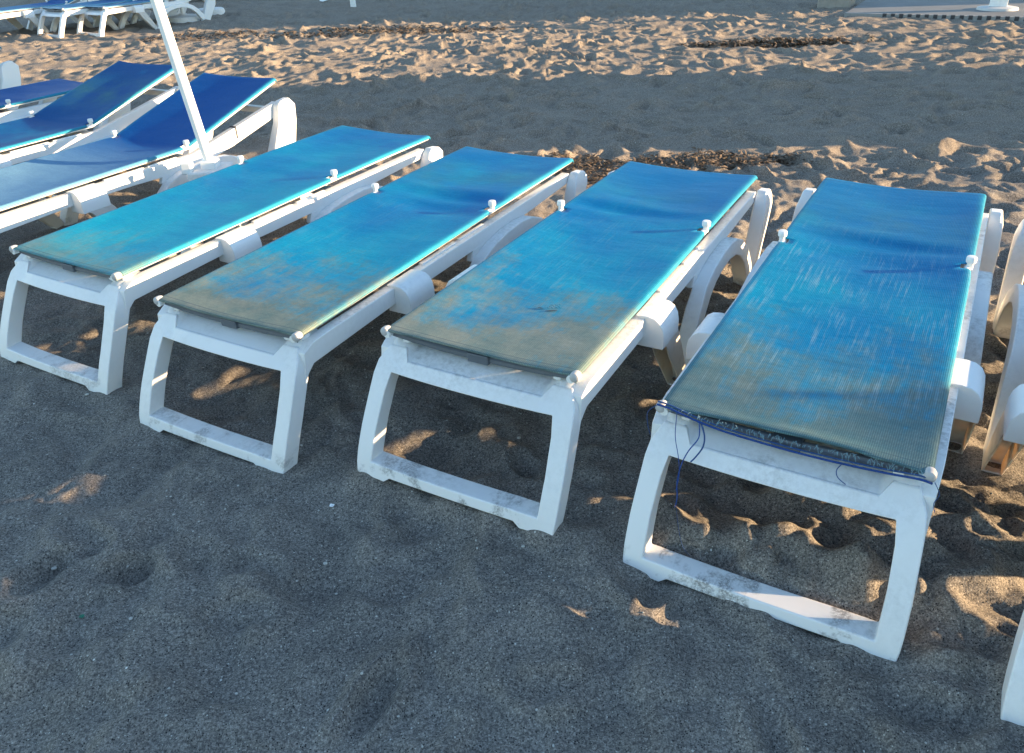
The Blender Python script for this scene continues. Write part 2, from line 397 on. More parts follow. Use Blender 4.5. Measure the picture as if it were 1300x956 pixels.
W2 = .317
SPEC = [  # cross section of the cloth from centre to the rolled edge: fraction of half width, drop
 (0,0),(.12,0),(.25,0),(.38,0),(.5,0),(.62,0),(.73,0),(.82,0),(.89,0),(.935,.0),(.963,.0012),(.982,.0035),(.994,.008),(.998,.013),(.992,.018)]
def sling_mesh(seed=0, wr=.010, sag=.014, rise=0., foot_lift=0., y_end=2.01, seat_sag=0., ragged=0.):
    rnd = random.Random(seed)
    us = [(-u, d) for u, d in SPEC[:0:-1]] + SPEC
    ys = list(np.linspace(0, 1.185, 60)) + [1.19, 1.20, 1.215, 1.222] + list(np.linspace(1.24, y_end, 40))
    ph = [rnd.uniform(0, 6.28) for _ in range(6)]
    bm = bmesh.new(); G = []
    for y in ys:
        row = []
        for u, d in us:
            x = u*W2; a = abs(u)
            env = (1-min(1, a)**2)
            e2 = max(0, 1-a**6)
            zz = .4165 + .011*min(1, y/1.2) + (.003*math.sin(math.pi*min(1,max(0,(y-1.21)/.8))) if y > 1.21 else 0)
            if y > 1.21: zz += rise*1.45*(y-1.21)/.70
            endk = min(1, y/.35)*min(1, (y_end-y)/.25)
            z = zz - d - sag*env*(.35+.65*endk) - seat_sag*env*math.sin(math.pi*min(1, y/1.25))
            # creases where the seat meets the back
            z -= wr*env*math.exp(-((y-1.30-.02*math.sin(3*x+ph[0]))/.045)**2)*(.7+.5*math.sin(5*x+ph[1]))
            z += wr*.5*env*math.exp(-((y-1.39-.02*math.sin(4*x+ph[2]))/.05)**2)
            z -= wr*.8*env*math.exp(-((y-1.16+.05*x)/.06)**2)*(.5+.5*math.sin(4*x+ph[3]))
            z += .0018*e2*math.sin(9*y+7*x+ph[4]) + .0012*e2*math.sin(17*y-11*x+ph[5])
            yy = y
            if y < .06: yy += .010*env*(1-y/.06); z += foot_lift*env*(1-y/.06)
            if y > y_end-.08: k = (y-(y_end-.08))/.08; yy -= .011*env*k; z -= .003*env*k
            if y < .001 and ragged: yy += rnd.uniform(-.004,.004)
            # waist at the hinge pegs
            wv = math.exp(-((y-1.205)/.05)**2)*.012
            row.append(bm.verts.new((x*(1-wv) , yy-.012, z)))
        G.append(row)
    n = len(us)
    for i in range(len(ys)-1):
        for j in range(n-1):
            uc = abs(us[j][0]+us[j+1][0])/2
            if 1.186 < (ys[i]+ys[i+1])/2 < 1.2215 and uc > .90: continue      # notch round the peg
            bm.faces.new((G[i][j], G[i][j+1], G[i+1][j+1], G[i+1][j]))
    # rolled hem over the head bar and the foot bar
    for (row, sgn) in ((G[0], -1), (G[-1], 1)):
        prev = row
        for (dy, dz) in ((.004,-.002),(.005,-.006),(.002,-.009)):
            cur = [bm.verts.new((v.co.x, row[k].co.y + sgn*dy, row[k].co.z + dz)) for k, v in enumerate(row)]
            for j in range(n-1): bm.faces.new((prev[j], prev[j+1], cur[j+1], cur[j]))
            prev = cur
    return bm

def make_lounger(label, pose, fab, pl, seed, group, rise=0., wr=.010, sag=.018, foot_lift=0., seat_sag=0., name='sun_lounger', frame_from=None, lift=0):
    x, y, th, z, pi_, ro = pose
    t = thing(name, label, 'sun lounger', (x, y, z), 0, group)
    # same order as the survey: heading * pitch * roll
    Mx = Matrix.Rotation(th, 4, 'Z') @ Matrix.Rotation(pi_, 4, 'X') @ Matrix.Rotation(ro, 4, 'Y')
    t.rotation_euler = Mx.to_euler()
    if frame_from is not None:
        for ch in frame_from.children:
            if ch.name.split('.')[0] in ('sling',): continue
            c = copy_tree(ch, t)
    else:
        obj('end_frame', end_frame_mesh(), pl, t, bevel=.007, segs=3)
        obj('footboard', shelf_mesh(), pl, t, bevel=.006, segs=2)
        for s in (-1, 1):
            obj('side_rail', rail_mesh(s, rise=rise), pl, t, bevel=.005)
            fl = obj('leg', front_leg_mesh(s), THIN, t, bevel=.0015, segs=1)
            obj('leg', arch_mesh(s), pl, t, bevel=.006)
            obj('leg', rear_leg_mesh(s, rise), pl, t, bevel=.008, segs=3)
            st = bmesh.new()
            zr = lambda y: 0 if y < 1.21 else rise*1.45*(y-1.21)/.70
            pts = [(s*.300, -.020,.4005),(s*.300,-.0195,.4005)] + [(s*.300, yy, .4005+.011*min(1,max(0,yy)/1.2)+zr(yy)) for yy in (0,.3,.6,.9,1.15,1.21,1.3,1.5,1.7,1.9,1.995-rise*.33)]
            tube(st, pts, .0115, 12)
            obj('side_tube', st, TUBE, t); st = bmesh.new()
            ball = Matrix.Translation((s*.3095, -.006, .4065)) @ Matrix.Rotation(math.radians(90), 4, 'X')
            lathe(st, [(.006,-.016),(.012,-.013),(.0145,-.005),(.0148,.005),(.0138,.012),(.009,.016),(.004,.0172)], 16, ball)
            obj('tube_cap', st, CAP, t)
            kb = bmesh.new(); M = Matrix.Translation((s*.3065, 1.206, .4235))
            lathe(kb, [(.010,-.012),(.0105,.010),(.015,.012),(.0162,.016),(.0160,.029),(.0135,.0325),(.006,.033)], 16, M)
            obj('hinge_peg', kb, pl, t)
        cb = bmesh.new(); tube(cb, [(-.30,.010,.398),(-.22,.014,.388),(-.12,.018,.380),(0,.021,.377),(.12,.018,.380),(.22,.014,.388),(.30,.010,.398)], .012, 10); obj('foot_bar', cb, BAR, t)
        cl = bmesh.new(); box(cl, -.035,.035,.001,.062,.3645,.3935); obj('bar_clip', cl, BAR, t, bevel=.004)
        cb = bmesh.new(); tube(cb, [(-.30,1.995-rise*.33,.414+rise*1.5),(-.15,1.98-rise*.33,.405+rise*1.5),(0,1.975-rise*.33,.402+rise*1.5),(.15,1.98-rise*.33,.405+rise*1.5),(.30,1.995-rise*.33,.414+rise*1.5)], .0095, 10); obj('head_bar', cb, TUBE, t)
        for yy in (.53, 1.21, 1.86):
            xb = bmesh.new(); zz = .345 + (rise*(yy-1.21)/.7 if yy > 1.21 else 0)
            box(xb, -.2975,.2975, yy-.022, yy+.022, zz-.018, zz+.018); obj('cross_slat', xb, pl, t, bevel=.004)
    obj('sling', sling_mesh(seed, wr, sag, rise, foot_lift, seat_sag=seat_sag, ragged=foot_lift, y_end=2.01 if not rise else 1.96), fab, t, smooth=60, solid=.0016)
    return t

POSES = [[-1.6849,2.8362,-.52621,.0008,.00742,.00658],[-.92336,2.32615,-.51768,-.01224,.00409,.00154],
         [-.10626,1.96162,-.51454,.02088,-.01942,.00261],[.64903,1.54518,-.54608,-.00945,.00801,-.01018]]
GRP = 'white framed sun loungers set side by side on the dark sand'
F1 = fabric('turquoise_cloth', .85, .62, .30, .10, 1.3, light=(0.0,.38,.50))
F2 = fabric('blue_turquoise_cloth', .60, .85, .50, .10, 5.2, band=.55)
F3 = fabric('stained_blue_cloth', .40, .85, .52, .15, 9.4, band=.3, st=((.12,.16,.13),(.32,.29,.20)))
F4 = fabric('scratched_blue_cloth', .30, .92, .62, .38, 14.8, st=((.06,.15,.17),(.16,.20,.17)), deep=(0.0,.18,.41), band=.5)
F5 = fabric('deep_blue_cloth', -.6, .15, .1, .0, 20., deep=(0.0,.085,.31), light=(.0,.20,.38))
F7 = fabric('pale_sheen_seat_cloth', -.6, .15, .1, .0, 31., pale=.85, deep=(0.0,.085,.31), light=(.0,.20,.38))
F6 = fabric('green_stained_blue_cloth', -.3, .0, .3, .0, 25., deep=(0.0,.085,.27), band=.8)
l1 = make_lounger('flat lounger with the brightest turquoise cloth, leftmost of the four flat ones in front', POSES[0], F1, PL[0], 1, GRP, wr=.004)
l2 = make_lounger('flat lounger with tan foot stain, right beside the bright turquoise one', POSES[1], F2, PL[1], 2, GRP, wr=.014)
l3 = make_lounger('flat sun lounger whose stained blue cloth has a small torn hole near the foot end', POSES[2], F3, PL[2], 3, GRP, wr=.014)
l4 = make_lounger('nearest lounger, scratched blue cloth frayed at the foot with loose threads hanging', POSES[3], F4, PL[3], 4, GRP, wr=.008, foot_lift=.012)

# torn hole on the third cloth (dark tear with a lifted flap)
tb = bmesh.new()
for (cx, cy, a, b_, rot) in ((.075,.33,.020,.0035,.5),(.035,.335,.010,.003,.2),(.055,.352,.006,.002,1.2)):
    vs = [tb.verts.new((cx+a*math.cos(k*.524)*math.cos(rot)-b_*math.sin(k*.524)*math.sin(rot), cy+a*math.cos(k*.524)*math.sin(rot)+b_*math.sin(k*.524)*math.cos(rot), 0)) for k in range(12)]
    tb.faces.new(vs)
def sling_z(x, y, sag=.018):
    env = 1-(x/W2)**2; return .4165+.011*min(1,y/1.2) - sag*env*(.35+.65*min(1,y/.35)) 
for v in tb.verts: v.co.z = sling_z(v.co.x, v.co.y)+.0035
obj('tear', tb, DARK, l3, smooth=0)
fb = bmesh.new()
vs = [fb.verts.new(p) for p in ((.058,.335,.409),(.094,.352,.4105),(.092,.362,.418),(.062,.347,.417))]; fb.faces.new(vs)
obj('cloth_flap', fb, F3, l3, smooth=0, solid=.001)

# frayed hem and threads of the fourth lounger
def thread(pts, r, mat, parent, name='loose_thread', seg=6):
    b = bmesh.new(); P = [Vector(p) for p in pts]; S = []
    for i in range(len(P)-1):
        p0, p1, p2, p3 = P[max(i-1,0)], P[i], P[i+1], P[min(i+2,len(P)-1)]
        for k in range(6):
            t = k/6; S.append(.5*((2*p1)+(p2-p0)*t+(2*p0-5*p1+4*p2-p3)*t*t+(3*p1-p0-3*p2+p3)*t**3))
    S.append(P[-1]); tube(b, S, r, seg); return obj(name, b, mat, parent)
CORD = simple('blue_cord', (.006,.045,.20), .8, 200, .7, .4)
CORD2 = simple('dark_blue_thread', (.01,.05,.16), .7, 200, .4, .2)
hem = [(-.318,-.020,.418),(-.28,-.026,.419),(-.22,-.024,.403),(-.15,-.022,.391),(-.05,-.020,.384),(.05,-.018,.381),(.15,-.018,.384),(.23,-.022,.392),(.29,-.028,.402),(.318,-.026,.398)]
thread(hem, .0027, CORD, l4, 'hem_cord'); thread([(x,y+.007,z+.005) for x,y,z in hem], .0022, CORD2, l4, 'hem_cord')
thread([(-.262,-.028,.414),(-.255,-.052,.36),(-.236,-.075,.315),(-.228,-.085,.27),(-.234,-.085,.22)], .0011, CORD, l4)
thread([(-.205,-.026,.40),(-.197,-.046,.37),(-.215,-.064,.335),(-.226,-.078,.30),(-.232,-.086,.25),(-.228,-.09,.2),(-.232,-.092,.17)], .0016, CORD, l4)
thread([(-.200,-.026,.40),(-.185,-.04,.375),(-.183,-.053,.350),(-.195,-.066,.325),(-.205,-.072,.31)], .0022, CORD2, l4)
thread([(-.23,-.088,.22),(-.225,-.09,.14),(-.20,-.11,.07),(-.18,-.10,.03)], .0006, CORD2, l4)
thread([(-.318,-.02,.416),(-.338,-.03,.395),(-.335,-.035,.36),(-.325,-.04,.335)], .0009, CORD2, l4)
thread([(.135,-.02,.388),(.125,-.034,.375),(.13,-.044,.362),(.15,-.05,.352)], .0011, CORD2, l4)
thread([(.322,-.022,.40),(.336,-.026,.375),(.330,-.03,.35),(.336,-.034,.33)], .0009, CORD2, l4)
fz = bmesh.new(); rnd = random.Random(5)
for k in range(150):
    x = rnd.uniform(-.30,.30); 
    p = Vector((x, -.018+rnd.uniform(-.004,.004), sling_z(x,0)+.006-rnd.uniform(0,.012))); d = Vector((rnd.uniform(-.006,.006), -rnd.uniform(.002,.008), -rnd.uniform(.001,.012)))
    tube(fz, [p, p+d*.6+Vector((0,0,.002)), p+d], .0006, 4)
o = obj('frayed_edge', fz, simple('pale_fray', (.17,.28,.32), .8, 100, .4, 0), l4); o['kind'] = 'stuff'

# neighbours to the right (mostly outside the picture, they shade the sand)
LAB5 = {5: 'lounger cut by the right edge, only its pale side legs in view'}
PR = [1.362,1.051,-.532,0,0,0]
for k in range(1):
    p = list(PR); p[0] += .735*k; p[1] -= .435*k
    lab = LAB5[5] if k == 0 else 'flat blue lounger one further along the row, outside the right edge'
    make_lounger(lab, p, (F3, F2, F1)[k], PL[1], 10+k, GRP, frame_from=l2)

# raised loungers on the left, darker cloth
G2 = 'deep blue sun loungers with raised backs'
d0 = (-.953, .728)
PA = [POSES[0][0]+d0[0], POSES[0][1]+d0[1], -.526, 0, 0, 0]
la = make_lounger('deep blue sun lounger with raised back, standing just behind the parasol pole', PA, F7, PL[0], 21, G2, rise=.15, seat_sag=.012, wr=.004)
PB = [PA[0]-.83, PA[1]+.66, -.53, 0, 0, 0]
lb = make_lounger('deep blue lounger with greenish stain on its raised back, second behind the parasol pole', PB, F6, PL[1], 22, G2, rise=.15, seat_sag=.012, wr=.004, frame_from=la)
PC = [PB[0]-.92, PB[1]+.75, -.53, 0, 0, 0]
lc = make_lounger('flat blue sun lounger behind the two with raised backs, at the left edge', PC, F5, PL[0], 23, GRP, frame_from=l1)
PD = [PC[0]-1.05, PC[1]+.62, -.53, 0, 0, 0]
ld = make_lounger('lounger at the far left edge, only its white frame end and a cloth corner show', PD, F5, PL[0], 24, G2, rise=.15, frame_from=la)
st = bmesh.new(); box(st, .2955,.341,1.54,1.549,.3185+.07,.382+.0755); obj('strap', st, DARK, la)

# ------------------------------------------------------------------ parasol by the left loungers
def ray(px, py):
    d = FW*FOC + R_*(px-650) - U_*(py-433); return d.normalized()
def on_z(px, py, z):
    d = ray(px, py); t = (z-CAMH)/d.z; return Vector((0,0,CAMH)) + d*t
pb = on_z(266, 204, .40)
PW = simple('white_pole_paint', (.74,.74,.72), .35, 20, .1, .03)
BASEW = simple('rough_white_concrete', (.62,.60,.57), .85, 60, .2, .4)
tp = thing('parasol', 'white parasol pole leaning beside the deep blue lounger, in a square white base', 'parasol', (pb.x, pb.y, 0), 0)
b = bmesh.new(); prism(b, [(-.115,-.02),(.115,-.02),(.105,.365),(-.105,.365)], lambda p: -.11+.03*p[1], lambda p: .11-.03*p[1]); obj('base', b, BASEW, tp, bevel=.012)
b = bmesh.new(); box(b, -.040,.040,-.040,.040,.360,.405); obj('collar', b, PW, tp, bevel=.006)
b = bmesh.new(); box(b, -.130,-.075,-.085,-.03,.352,.415); obj('clamp', b, PW, tp, bevel=.008)
dd = ray(199, 0); tt = (pb.y-.02)/dd.y; topp = Vector((0,0,CAMH)) + dd*tt
ax = (topp - Vector((pb.x, pb.y, .405))).normalized()
p0 = Vector((0,0,.37)); P = lambda L: tuple(p0 + ax*L)
b = bmesh.new(); tube(b, [P(0), P(2.2)], .027, 20); obj('pole', b, PW, tp)
b = bmesh.new(); n0 = len(b.verts)
tube(b, [P(1.25),P(1.35),P(1.6),P(1.9),P(2.15),P(2.3)], [.05,.085,.09,.08,.05,.01], 16)
for v in b.verts:
    v.co += Vector((math.sin(v.co.z*9+v.co.x*60)*.006, math.cos(v.co.y*70)*.006, 0))
obj('folded_canopy', b, simple('natural_canvas', (.62,.57,.46), .9, 40, .15, .3), tp)

# ------------------------------------------------------------------ ground
def gnoise(X, Y, s, seed):
    """gradient noise in [-1,1]"""
    rs = np.random.RandomState(seed); T = rs.rand(256, 2)*2-1; T /= np.linalg.norm(T, axis=1)[:,None]+1e-9; Pm = rs.permutation(256)
    x = X*s; y = Y*s; xi = np.floor(x).astype(int); yi = np.floor(y).astype(int); fx = x-xi; fy = y-yi
    def g(i, j):
        h = Pm[(Pm[(xi+i) & 255] + yi+j) & 255]; return T[h,0]*(fx-i) + T[h,1]*(fy-j)
    u = fx*fx*fx*(fx*(fx*6-15)+10); v = fy*fy*fy*(fy*(fy*6-15)+10)
    return 1.5*((g(0,0)*(1-u)+g(1,0)*u)*(1-v) + (g(0,1)*(1-u)+g(1,1)*u)*v)
def fbm(X, Y, s, seed, o=4, r=.5):
    a = 1.; t = 0
    for k in range(o): t = t + a*gnoise(X, Y, s*2**k, seed+k); a *= r
    return t
def worley(X, Y, s, seed):
    rs = np.random.RandomState(seed); T = rs.rand(65536, 3)
    x = X*s; y = Y*s; xi = np.floor(x).astype(int); yi = np.floor(y).astype(int)
    best = np.full(X.shape, 9.); val = np.zeros(X.shape)
    for i in (-1,0,1):
        for j in (-1,0,1):
            h = ((xi+i)*73856093 ^ (yi+j)*19349663) & 65535
            dx = xi+i+T[h,0]-x; dy = yi+j+T[h,1]-y; d = dx*dx+dy*dy
            m = d < best; best = np.where(m, d, best); val = np.where(m, T[h,2], val)
    return np.sqrt(best), val
def smooth(e0, e1, x):
    t = np.clip((x-e0)/(e1-e0), 0, 1); return t*t*(3-2*t)
def axis_coords(segs, a):
    """segs: list of (limit, step) growing outwards"""
    out = [a]; 
    for lim, step in segs:
        n = max(1, int(round(abs(lim-out[-1])/step))); st = (lim-out[-1])/n; base = out[-1]
        out += [base + st*(k+1) for k in range(n)]
    return out
xs = axis_coords([(1.9,.0105),(4.2,.018),(9,.035),(14,.08),(30,1),(120,15),(900,260)], .2)
xn = axis_coords([(-1.7,.0105),(-4.0,.018),(-9,.035),(-14,.08),(-30,1),(-120,15),(-900,260)], .2)
XS = np.array(xn[:0:-1] + xs)
ys = axis_coords([(2.6,.0095),(5,.014),(8.5,.02),(13.5,.028),(20,.06),(30,.3),(60,2),(200,20),(1400,300)], .7)
yn = axis_coords([(-.5,.05),(-4,.3),(-30,2),(-900,290)], .7)
YS = np.array(yn[:0:-1] + ys)
X, Y = np.meshgrid(XS, YS)
WX = X + .07*fbm(X, Y, 2.3, 50, 3); WY = Y + .07*fbm(X, Y, 2.3, 60, 3)
def ground_z(X, Y, WX, WY):
    far = 1-smooth(24, 40, np.abs(Y-6)+np.abs(X)*.8)
    h = .030*fbm(X, Y, .45, 1, 3)*smooth(1, 5, Y)                       # broad swells
    # footprint cups with sharp crests
    f1, v1 = worley(WX, WY*1.15, 3.0, 7); f2, v2 = worley(WX+3, WY*1.1, 6.2, 9); f3, _ = worley(WX+9, WY, 12., 19)
    cup1 = np.minimum(f1, 1.0)**2*(.55+.75*v1); cup2 = np.minimum(f2, 1.)**2*(.5+.7*v2); cup3 = np.minimum(f3, 1.)**2
    beach = smooth(3.9, 5.4, Y - .35*X*smooth(0,3,X) + .3*gnoise(X,Y,.8,70))      # trampled open beach behind the row
    rough = .55 + .45*smooth(-.35,.5, gnoise(X, Y, .45, 33))
    right = smooth(1.6, 2.6, X)*smooth(1.5,2.5,Y)
    k = np.clip(beach + right, 0, 1)
    h = h + k*rough*(.088*cup1 + .036*cup2 + .007*cup3)
    # quiet sand in front and between the loungers
    q = (1-k)
    h = h + q*(.028*fbm(X, Y, 1.6, 11, 3, .5) + .024*fbm(WX+5, WY, 4.2, 15, 3, .55) - .010*np.abs(gnoise(WX, WY, 3.4, 17)) + .010*cup1*smooth(-.2,.6,gnoise(X,Y,.9,12)) + .006*cup2 + .0035*cup3)
    # kicked up heaps beside and under the nearest lounger
    m = smooth(.42, .72, X + .22*gnoise(X,Y,2.,40))*(1-smooth(2.4,3.2,Y))*smooth(.6,1.2,Y)
    heap = np.maximum(0, fbm(X, Y, 3.0, 88, 3, .55)+.18)
    lev = .004 - .024*smooth(1.05, 1.4, X)
    heap = heap*.5 + .5*np.maximum(0, fbm(WX, WY, 5.2, 91, 3, .55)+.12)
    h = h + m*lev + m*(1-.45*smooth(1.1,1.5,X))*(.045*heap + .020*(1-np.abs(gnoise(WX,WY,8.,41))*2))
    h = h + m*.012*cup2
    # sand banked up behind the bottom bar of the nearest lounger and in ridges beyond it
    def ridge(x0, y0, x1, y1, wd, ht, ns):
        L = math.hypot(x1-x0, y1-y0); ux, uy = (x1-x0)/L, (y1-y0)/L
        wx = X + .05*gnoise(X, Y, 6, ns); wy = Y + .05*gnoise(X, Y, 6, ns+1)
        t = np.clip((wx-x0)*ux+(wy-y0)*uy, 0, L); d = np.hypot(wx-x0-t*ux, wy-y0-t*uy)
        return ht*np.exp(-(d/wd)**1.6)*(.55+.6*np.clip(.5+gnoise(X, Y, 9, ns+2), 0, 1))
    for a in ((.42,1.66,.86,1.44,.10,.070,201),(.88,1.42,1.02,1.36,.07,.030,204),(.72,1.78,.98,1.66,.05,.045,207),(.95,1.55,1.12,1.50,.045,.045,210),
              (1.05,1.42,1.22,1.38,.06,.045,213),(1.10,1.66,1.25,1.60,.06,.050,216),(.98,1.22,1.15,1.18,.07,.035,219),(1.25,1.30,1.4,1.27,.05,.03,222)):
        h = h + ridge(*a)
    h = h + .0034*fbm(X, Y, 16, 21, 3, .6)*(1-smooth(5,8,Y)) 
    return h*far
Z = ground_z(X, Y, WX, WY)
# real prints: long heel and toe dents scattered over the open sand
rs = np.random.RandomState(3)
def stamp(cx, cy, a, L, Wd, dep):
    i0, i1 = np.searchsorted(XS, [cx-L*1.3, cx+L*1.3]); j0, j1 = np.searchsorted(YS, [cy-L*1.3, cy+L*1.3])
    if i1-i0 < 3 or j1-j0 < 3: return
    x = X[j0:j1, i0:i1]-cx; y = Y[j0:j1, i0:i1]-cy
    u = (x*math.cos(a)+y*math.sin(a))/L; v = (-x*math.sin(a)+y*math.cos(a))/Wd; r = np.sqrt(u*u+v*v)
    Z[j0:j1, i0:i1] += dep*(-np.exp(-(r*1.6)**4) + .45*np.exp(-((r-1.0)/.28)**2))
for k in range(3200):
    cx = rs.uniform(-13, 11); cy = rs.uniform(4.6, 15.5)
    if cy < 5.2 and cx < 1.0: continue
    stamp(cx, cy, rs.uniform(0, 3.14), rs.uniform(.14,.24), rs.uniform(.07,.12), rs.uniform(.014,.036))
for k in range(260):
    stamp(rs.uniform(1.0,4.5), rs.uniform(2.2,5.2), rs.uniform(0,3.14), rs.uniform(.12,.18), rs.uniform(.05,.08), rs.uniform(.010,.028))
for k in range(34):
    stamp(rs.uniform(-1.8,.9), rs.uniform(.9,2.0), rs.uniform(0,3.14), rs.uniform(.10,.16), rs.uniform(.045,.075), rs.uniform(.008,.028))
for k in range(26):
    stamp(rs.uniform(.5,1.8), rs.uniform(1.05,2.2), rs.uniform(0,3.14), rs.uniform(.07,.13), rs.uniform(.04,.07), rs.uniform(.010,.022))
# a curved drag mark across the lit sand
for t in np.linspace(0, 1, 120):
    a = t*2.6; stamp(-.6+1.7*math.cos(a)-.2, 9.2+.9*math.sin(a), a+1.57, .10, .045, .010)
# settle the sand round the loungers' feet
Zc = Z.copy()
def settle(px, py, r, z0):
    j0, j1 = np.searchsorted(YS, [py-3*r, py+3*r]); i0, i1 = np.searchsorted(XS, [px-3*r, px+3*r])
    d = np.sqrt((X[j0:j1,i0:i1]-px)**2 + (Y[j0:j1,i0:i1]-py)**2); wgt = np.exp(-(d/r)**2)
    Z[j0:j1,i0:i1] = Z[j0:j1,i0:i1]*(1-wgt) + z0*wgt
for p in POSES + [PR, PA, PB]:
    c, s = math.cos(p[2]), math.sin(p[2])
    for lx, ly in [(-.30,-.16),(-.15,-.16),(0,-.16),(.15,-.16),(.30,-.16),(-.37,.76),(.37,.76),(-.37,1.72),(.37,1.72)]:
        zc = p[3] + ly*math.sin(p[4]) - lx*math.sin(p[5])
        settle(p[0]+c*lx-s*ly, p[1]+s*lx+c*ly, .075, zc + (rs.uniform(.002,.016) if ly < 0 and abs(lx) > .2 else rs.uniform(-.006,.010) if ly < 0 else .012))
        stamp(p[0]+c*lx-s*ly, p[1]+s*lx+c*ly, rs.uniform(0,3), .10, .08, -rs.uniform(.0,.012)) if ly < 0 else None
def hz(x, y):
    j = min(len(YS)-1, max(0, int(np.searchsorted(YS, y)))); i = min(len(XS)-1, max(0, int(np.searchsorted(XS, x)))); return float(Z[j, i])
tm = (X > 4.6) & (Y > 10.9) & (X < 15); Z[tm] = np.minimum(Z[tm], .035)
ny, nx = X.shape
me = bpy.data.meshes.new('beach_sand')
co = np.stack([X, Y, Z], -1).reshape(-1, 3).astype(np.float32)
idx = np.arange(nx*ny).reshape(ny, nx)
quads = np.stack([idx[:-1,:-1], idx[:-1,1:], idx[1:,1:], idx[1:,:-1]], -1).reshape(-1, 4).astype(np.int32)
me.vertices.add(len(co)); me.vertices.foreach_set('co', co.ravel())
me.loops.add(quads.size); me.loops.foreach_set('vertex_index', quads.ravel())
me.polygons.add(len(quads)); me.polygons.foreach_set('loop_start', np.arange(0, quads.size, 4, dtype=np.int32))
me.polygons.foreach_set('loop_total', np.full(len(quads), 4, dtype=np.int32))
me.polygons.foreach_set('use_smooth', np.ones(len(quads), dtype=bool))
me.update(calc_edges=True)
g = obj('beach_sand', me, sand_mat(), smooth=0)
for p in me.polygons: pass
me.polygons.foreach_set('use_smooth', np.ones(len(quads), dtype=bool)); g['kind'] = 'structure'
print('ground verts', len(co))

# ------------------------------------------------------------------ debris
WEED = simple('dry_brown_seaweed', (.115,.080,.052), .9, 50, .6, .3)
def weed(name, cx, cy, rx, ry, n, seed, label, hgt=.03, sz=.03, mat=WEED, rot=0):
    r = random.Random(seed); b = bmesh.new()
    for k in range(n):
        a = r.uniform(0, 6.28); q = math.sqrt(r.random())*(1 if r.random() < .8 else 1.3); ex, ey = q*rx*math.cos(a), q*ry*math.sin(a)
        x = cx+ex*math.cos(rot)-ey*math.sin(rot); y = cy+ex*math.sin(rot)+ey*math.cos(rot)
        z = hz(x, y) + r.uniform(0, 1)**2*hgt*(1.2-q)+.002
        L = r.uniform(.4,1.)*sz; A = r.uniform(0, 6.28); d = Vector((math.cos(A), math.sin(A), r.uniform(-.3,.5)))*L; s_ = Vector((-math.sin(A), math.cos(A), r.uniform(-.6,.6)))*L*r.uniform(.15,.4)
        P0 = Vector((x,y,z)); pts = [P0-d-s_*.5, P0-d+s_*.5, P0+s_+Vector((0,0,L*.25)), P0+d+s_*.3, P0+d-s_*.3, P0-s_*.8+Vector((0,0,L*.1))]
        vs = [b.verts.new(p) for p in pts]; b.faces.new((vs[0],vs[5],vs[2],vs[1])); b.faces.new((vs[5],vs[4],vs[3],vs[2]))
    o = obj(name, b, mat, smooth=0); return tag(o, label, 'seaweed', kind='stuff')
weed('dry_seaweed', 1.30, 5.15, .62, .16, 1500, 1, 'dry brown seaweed litter behind the head end of the third lounger', .075, .028, rot=-.05)
weed('dry_seaweed', .50, 5.1, .20, .30, 900, 2, 'clump of brown seaweed beside the head of the second lounger', .075, .028, rot=.3)
weed('dry_seaweed', 1.15, 3.3, .35, .6, 500, 6, 'brown litter on the sand between the third and the nearest lounger', .02, .018, rot=.9)
weed('dry_seaweed', 3.2, 9.85, .95, .22, 2200, 3, 'dark patch of seaweed on the sunlit sand in front of the terrace', .085, .045, rot=-.12)
weed('dry_seaweed', -1.6, 12.2, 1.7, .35, 1500, 4, 'dark seaweed band at the far edge of the sunlit sand', .085, .045, rot=-.05)
weed('dry_seaweed', -4.4, 12.6, 1.0, .4, 700, 5, 'seaweed litter beside the round parasol bases', .085, .045)
PAPER = simple('white_litter', (.75,.75,.74), .6, 20, .05, .1)
def litter(x, y, s, label, mat=PAPER, cat='litter', seed=0):
    r = random.Random(seed); b = bmesh.new(); z = hz(x, y)+.004
    vs = [[b.verts.new((x+(i-1.5)*s*.3+r.uniform(-.1,.1)*s, y+(j-1.5)*s*.25+r.uniform(-.1,.1)*s, z+r.uniform(0,.35)*s)) for i in range(4)] for j in range(4)]
    for j in range(3):
        for i in range(3): b.faces.new((vs[j][i],vs[j][i+1],vs[j+1][i+1],vs[j+1][i]))
    return tag(obj('litter_scrap', b, mat, smooth=0, solid=.0012), label, cat)
litter(-.55, 1.84, .014, 'tiny white scrap lying on the dark sand in front of the second lounger', seed=1)
litter(-1.11, 1.45, .012, 'small green glass chip on the dark sand at the lower left', simple('green_glass_chip', (.02,.16,.09), .3, 30, .2, 0), 'glass', 2)
litter(-3.39, 16.9, .18, 'white crumpled scrap on the shaded sand at the top, left of the short post', seed=3)
litter(-3.9, 17.9, .12, 'white scrap at the very top edge, left of the crumpled one', seed=4)
litter(.75, .98, .010, 'small dark pebble like scrap at the bottom of the picture', DARK, 'litter', 5)
sr_ = random.Random(11); pb2 = bmesh.new()
for k in range(800):
    x = sr_.uniform(-1.8, 2.2); y = sr_.uniform(.75, 3.2); s = sr_.uniform(.0014,.0036)*(2.0 if k % 29 == 0 else 1); z = hz(x,y)+s*.3
    bmesh.ops.create_icosphere(pb2, subdivisions=1, radius=s, matrix=Matrix.Translation((x,y,z)) @ Matrix.Diagonal((sr_.uniform(.7,1.4),sr_.uniform(.7,1.3),.6,1)))
tag(obj('shell_grit', pb2, simple('pale_shell_grit', (.42,.40,.35), .7, 300, .6, 0)), 'pale shell grit and tiny pebbles scattered on the dark sand', 'gravel', kind='stuff')

